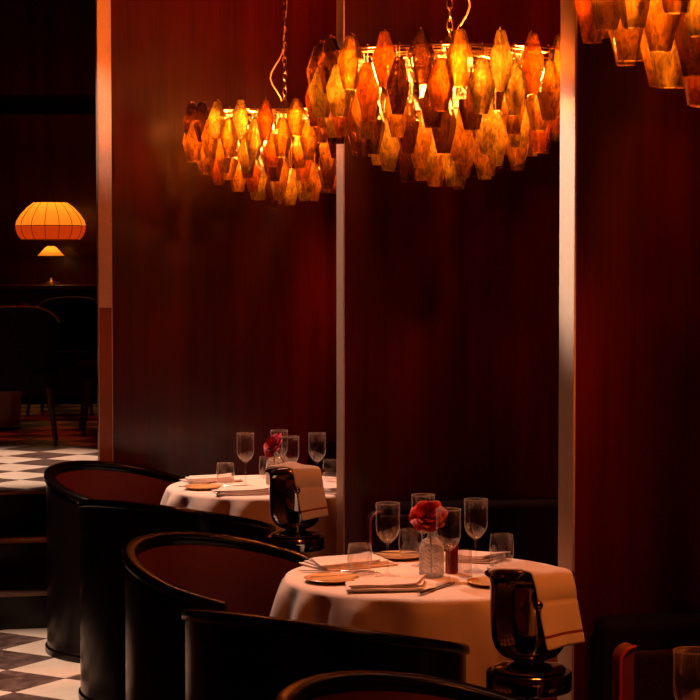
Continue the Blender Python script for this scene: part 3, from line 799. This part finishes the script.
# dining chairs of the back room
def dining_chair(label, loc, rotz):
    t = thing('dining_chair', label, 'chair', loc, rotz, 'dark dining chairs in the back room')
    # local: back of the chair at -y, sitter faces +y
    bm = NB(); n = 20; g = []; gi = []
    for j in range(13):
        f = j/12; z = .33+f*.50; ro, ri = [], []
        for i in range(n+1):
            a = (i/n-.5)*2*1.15; r = .26-.012*(1-f)
            zz = z-(.10*(abs(a)/1.15)**3)*f
            y = -r*math.cos(a)*1.0+.05-.03*f; x = r*math.sin(a)*1.08
            ro.append(bm.verts.new((x, y, zz))); ri.append(bm.verts.new((x*.86, y*.86+.01, zz)))
        g.append(ro); gi.append(ri)
    for j in range(12):
        for i in range(n):
            bm.faces.new((g[j][i], g[j][i+1], g[j+1][i+1], g[j+1][i])); bm.faces.new((gi[j][i], gi[j+1][i], gi[j+1][i+1], gi[j][i+1]))
    for i in range(n): bm.faces.new((g[12][i], g[12][i+1], gi[12][i+1], gi[12][i])); bm.faces.new((g[0][i], gi[0][i], gi[0][i+1], g[0][i+1]))
    for j in range(12): bm.faces.new((g[j][0], g[j+1][0], gi[j+1][0], gi[j][0])); bm.faces.new((g[j][n], gi[j][n], gi[j+1][n], g[j+1][n]))
    tops = [v.co.copy() for v in g[12]]
    obj('backrest', bm, M['darkvelvet'], t)
    bm = NB(); tube(bm, [p+Vector((0, .012, .004)) for p in tops], .009, 8); obj('back_rail', bm, M['trim_wood'], t, label='reddish wooden rail along the top of the back')
    bm = NB(); add_box(bm, -.22, .22, -.19, .24, .35, .46); obj('seat', bm, M['darkvelvet'], t, bevel=.03)
    for sx in (-1, 1):
        for sy in (-1, 1):
            bm = NB(); tube(bm, [(sx*.19, sy*.17, .35), (sx*.235, sy*.215, 0)], [.020, .011], 10); obj('leg', bm, M['walnut'], t)
    return t
dc = dining_chair('dark dining chair with reddish top rail, largest one at the left edge', (-2.02, 12.1, FZ), math.radians(8))
dup(dc, (-2.06, 14.5, FZ), math.radians(175), 'dark dining chair facing out from the back, half hidden between the other two')
dup(dc, (-1.52, 12.9, FZ), math.radians(100), 'dark dining chair turned sideways beside the orange wood post')
tb = thing('back_room_table', 'small cloth-covered table behind the dark chair at the left edge', 'table', (-2.56, 13.2, FZ))
bm = NB(); lathe(bm, [(0, .74), (.46, .74), (.465, .735), (.455, .70), (.38, .40), (.36, .02)], 64, rfun=lambda a, z, k, i: 1+(.04*math.sin(11*a) if z < .72 else 0)); obj('cloth', bm, M['cloth'], tb)
bm = NB(); lathe(bm, [(0, 0), (.2, 0), (.2, .02), (.03, .03), (.03, .73), (0, .73)], 24); obj('pedestal', bm, M['walnut'], tb)
ribbed('small_votive', (-2.13, 13.1, FZ+.742), 'tiny red votive glass seen above the back of the largest dark chair', M['redglass'], .09, .026, 'candle holder')

# ------------------------------------------------------------------ lights
def spot(name, loc, aim, e, ang, blend=.5, col=(1, .72, .52), r=.04):
    ld = bpy.data.lights.new(name, 'SPOT'); ld.energy = e; ld.color = col; ld.spot_size = math.radians(ang); ld.spot_blend = blend; ld.shadow_soft_size = r
    lo = bpy.data.objects.new(name, ld); COL.objects.link(lo); lo.location = loc
    lo.rotation_euler = (Vector(aim)-Vector(loc)).to_track_quat('-Z', 'Y').to_euler(); return lo
WARM = (1, .60, .43)
spot('aimed_spot', (-1.05, 7.5, 3.6), (.22, 5.70, .75), 450, 24, .5, WARM)
spot('aimed_spot', (-1.60, 8.80, 3.6), (-.33, 7.95, .75), 640, 26, .5, WARM)
spot('aimed_spot', (-1.9, 6.9, 3.6), (-1.45, 7.8, 0), 850, 28, .6, (1, .69, .52))
spot('aimed_spot', (-1.95, 10.3, 3.6), (-1.95, 10.7, FZ), 700, 42, .6, (1, .69, .52))
spot('aimed_spot', (-.62, 4.78, 3.6), (.52, 4.8, 1.74), 1000, 8.8, .45, (1, .80, .66))
spot('aimed_spot', (-.62, 4.78, 3.6), (.52, 4.8, 1.35), 60, 17, .8, (1, .60, .40))  # second spot at the same point, added to soften the falloff down the post
spot('aimed_spot', (-.62, 4.78, 3.6), (.52, 4.8, 2.75), 60, 20, .2, (1, .70, .55))  # spot added only to brighten the top of the near post
spot('aimed_spot', (-.50, 5.65, 3.6), (.40, 4.5, .93), 130, 9, .6, WARM)  # small spot added to brighten the napkin on the near bucket
spot('aimed_spot', (-.95, 7.85, 3.6), (-.18, 6.7, .93), 120, 8, .6, WARM)  # added spot that whitens the napkin top on the far bucket
spot('aimed_spot', (-1.15, 6.85, 3.6), (-.03, 7.0, 1.75), 240, 22, .7, (1, .66, .52))  # spot added for the middle post's end plate, outside the table beams
spot('aimed_spot', (-1.75, 8.0, 3.6), (-1.13, 9.0, 2.25), 260, 13, .9, (1, .62, .46))
spot('aimed_spot', (-2.3, 12.4, 3.6), (-2.1, 12.4, FZ), 42, 90, .9, (1, .05, .02))  # unseen red fill added so the back-room chairs and floor show
# world: almost dark red room bounce
w = bpy.data.worlds.new('world'); sc.world = w; w.use_nodes = True
w.node_tree.nodes['Background'].inputs[0].default_value = (.5, .04, .02, 1); w.node_tree.nodes['Background'].inputs[1].default_value = .02

sc.view_settings.view_transform = 'Standard'; sc.view_settings.look = 'None'; sc.view_settings.gamma = 1
sc.view_settings.exposure = 0.0
sc.cycles.use_denoising = True
sc.cycles.max_bounces = 10; sc.cycles.transparent_max_bounces = 24; sc.cycles.sample_clamp_indirect = 6
sc.cycles.caustics_reflective = False; sc.cycles.caustics_refractive = False
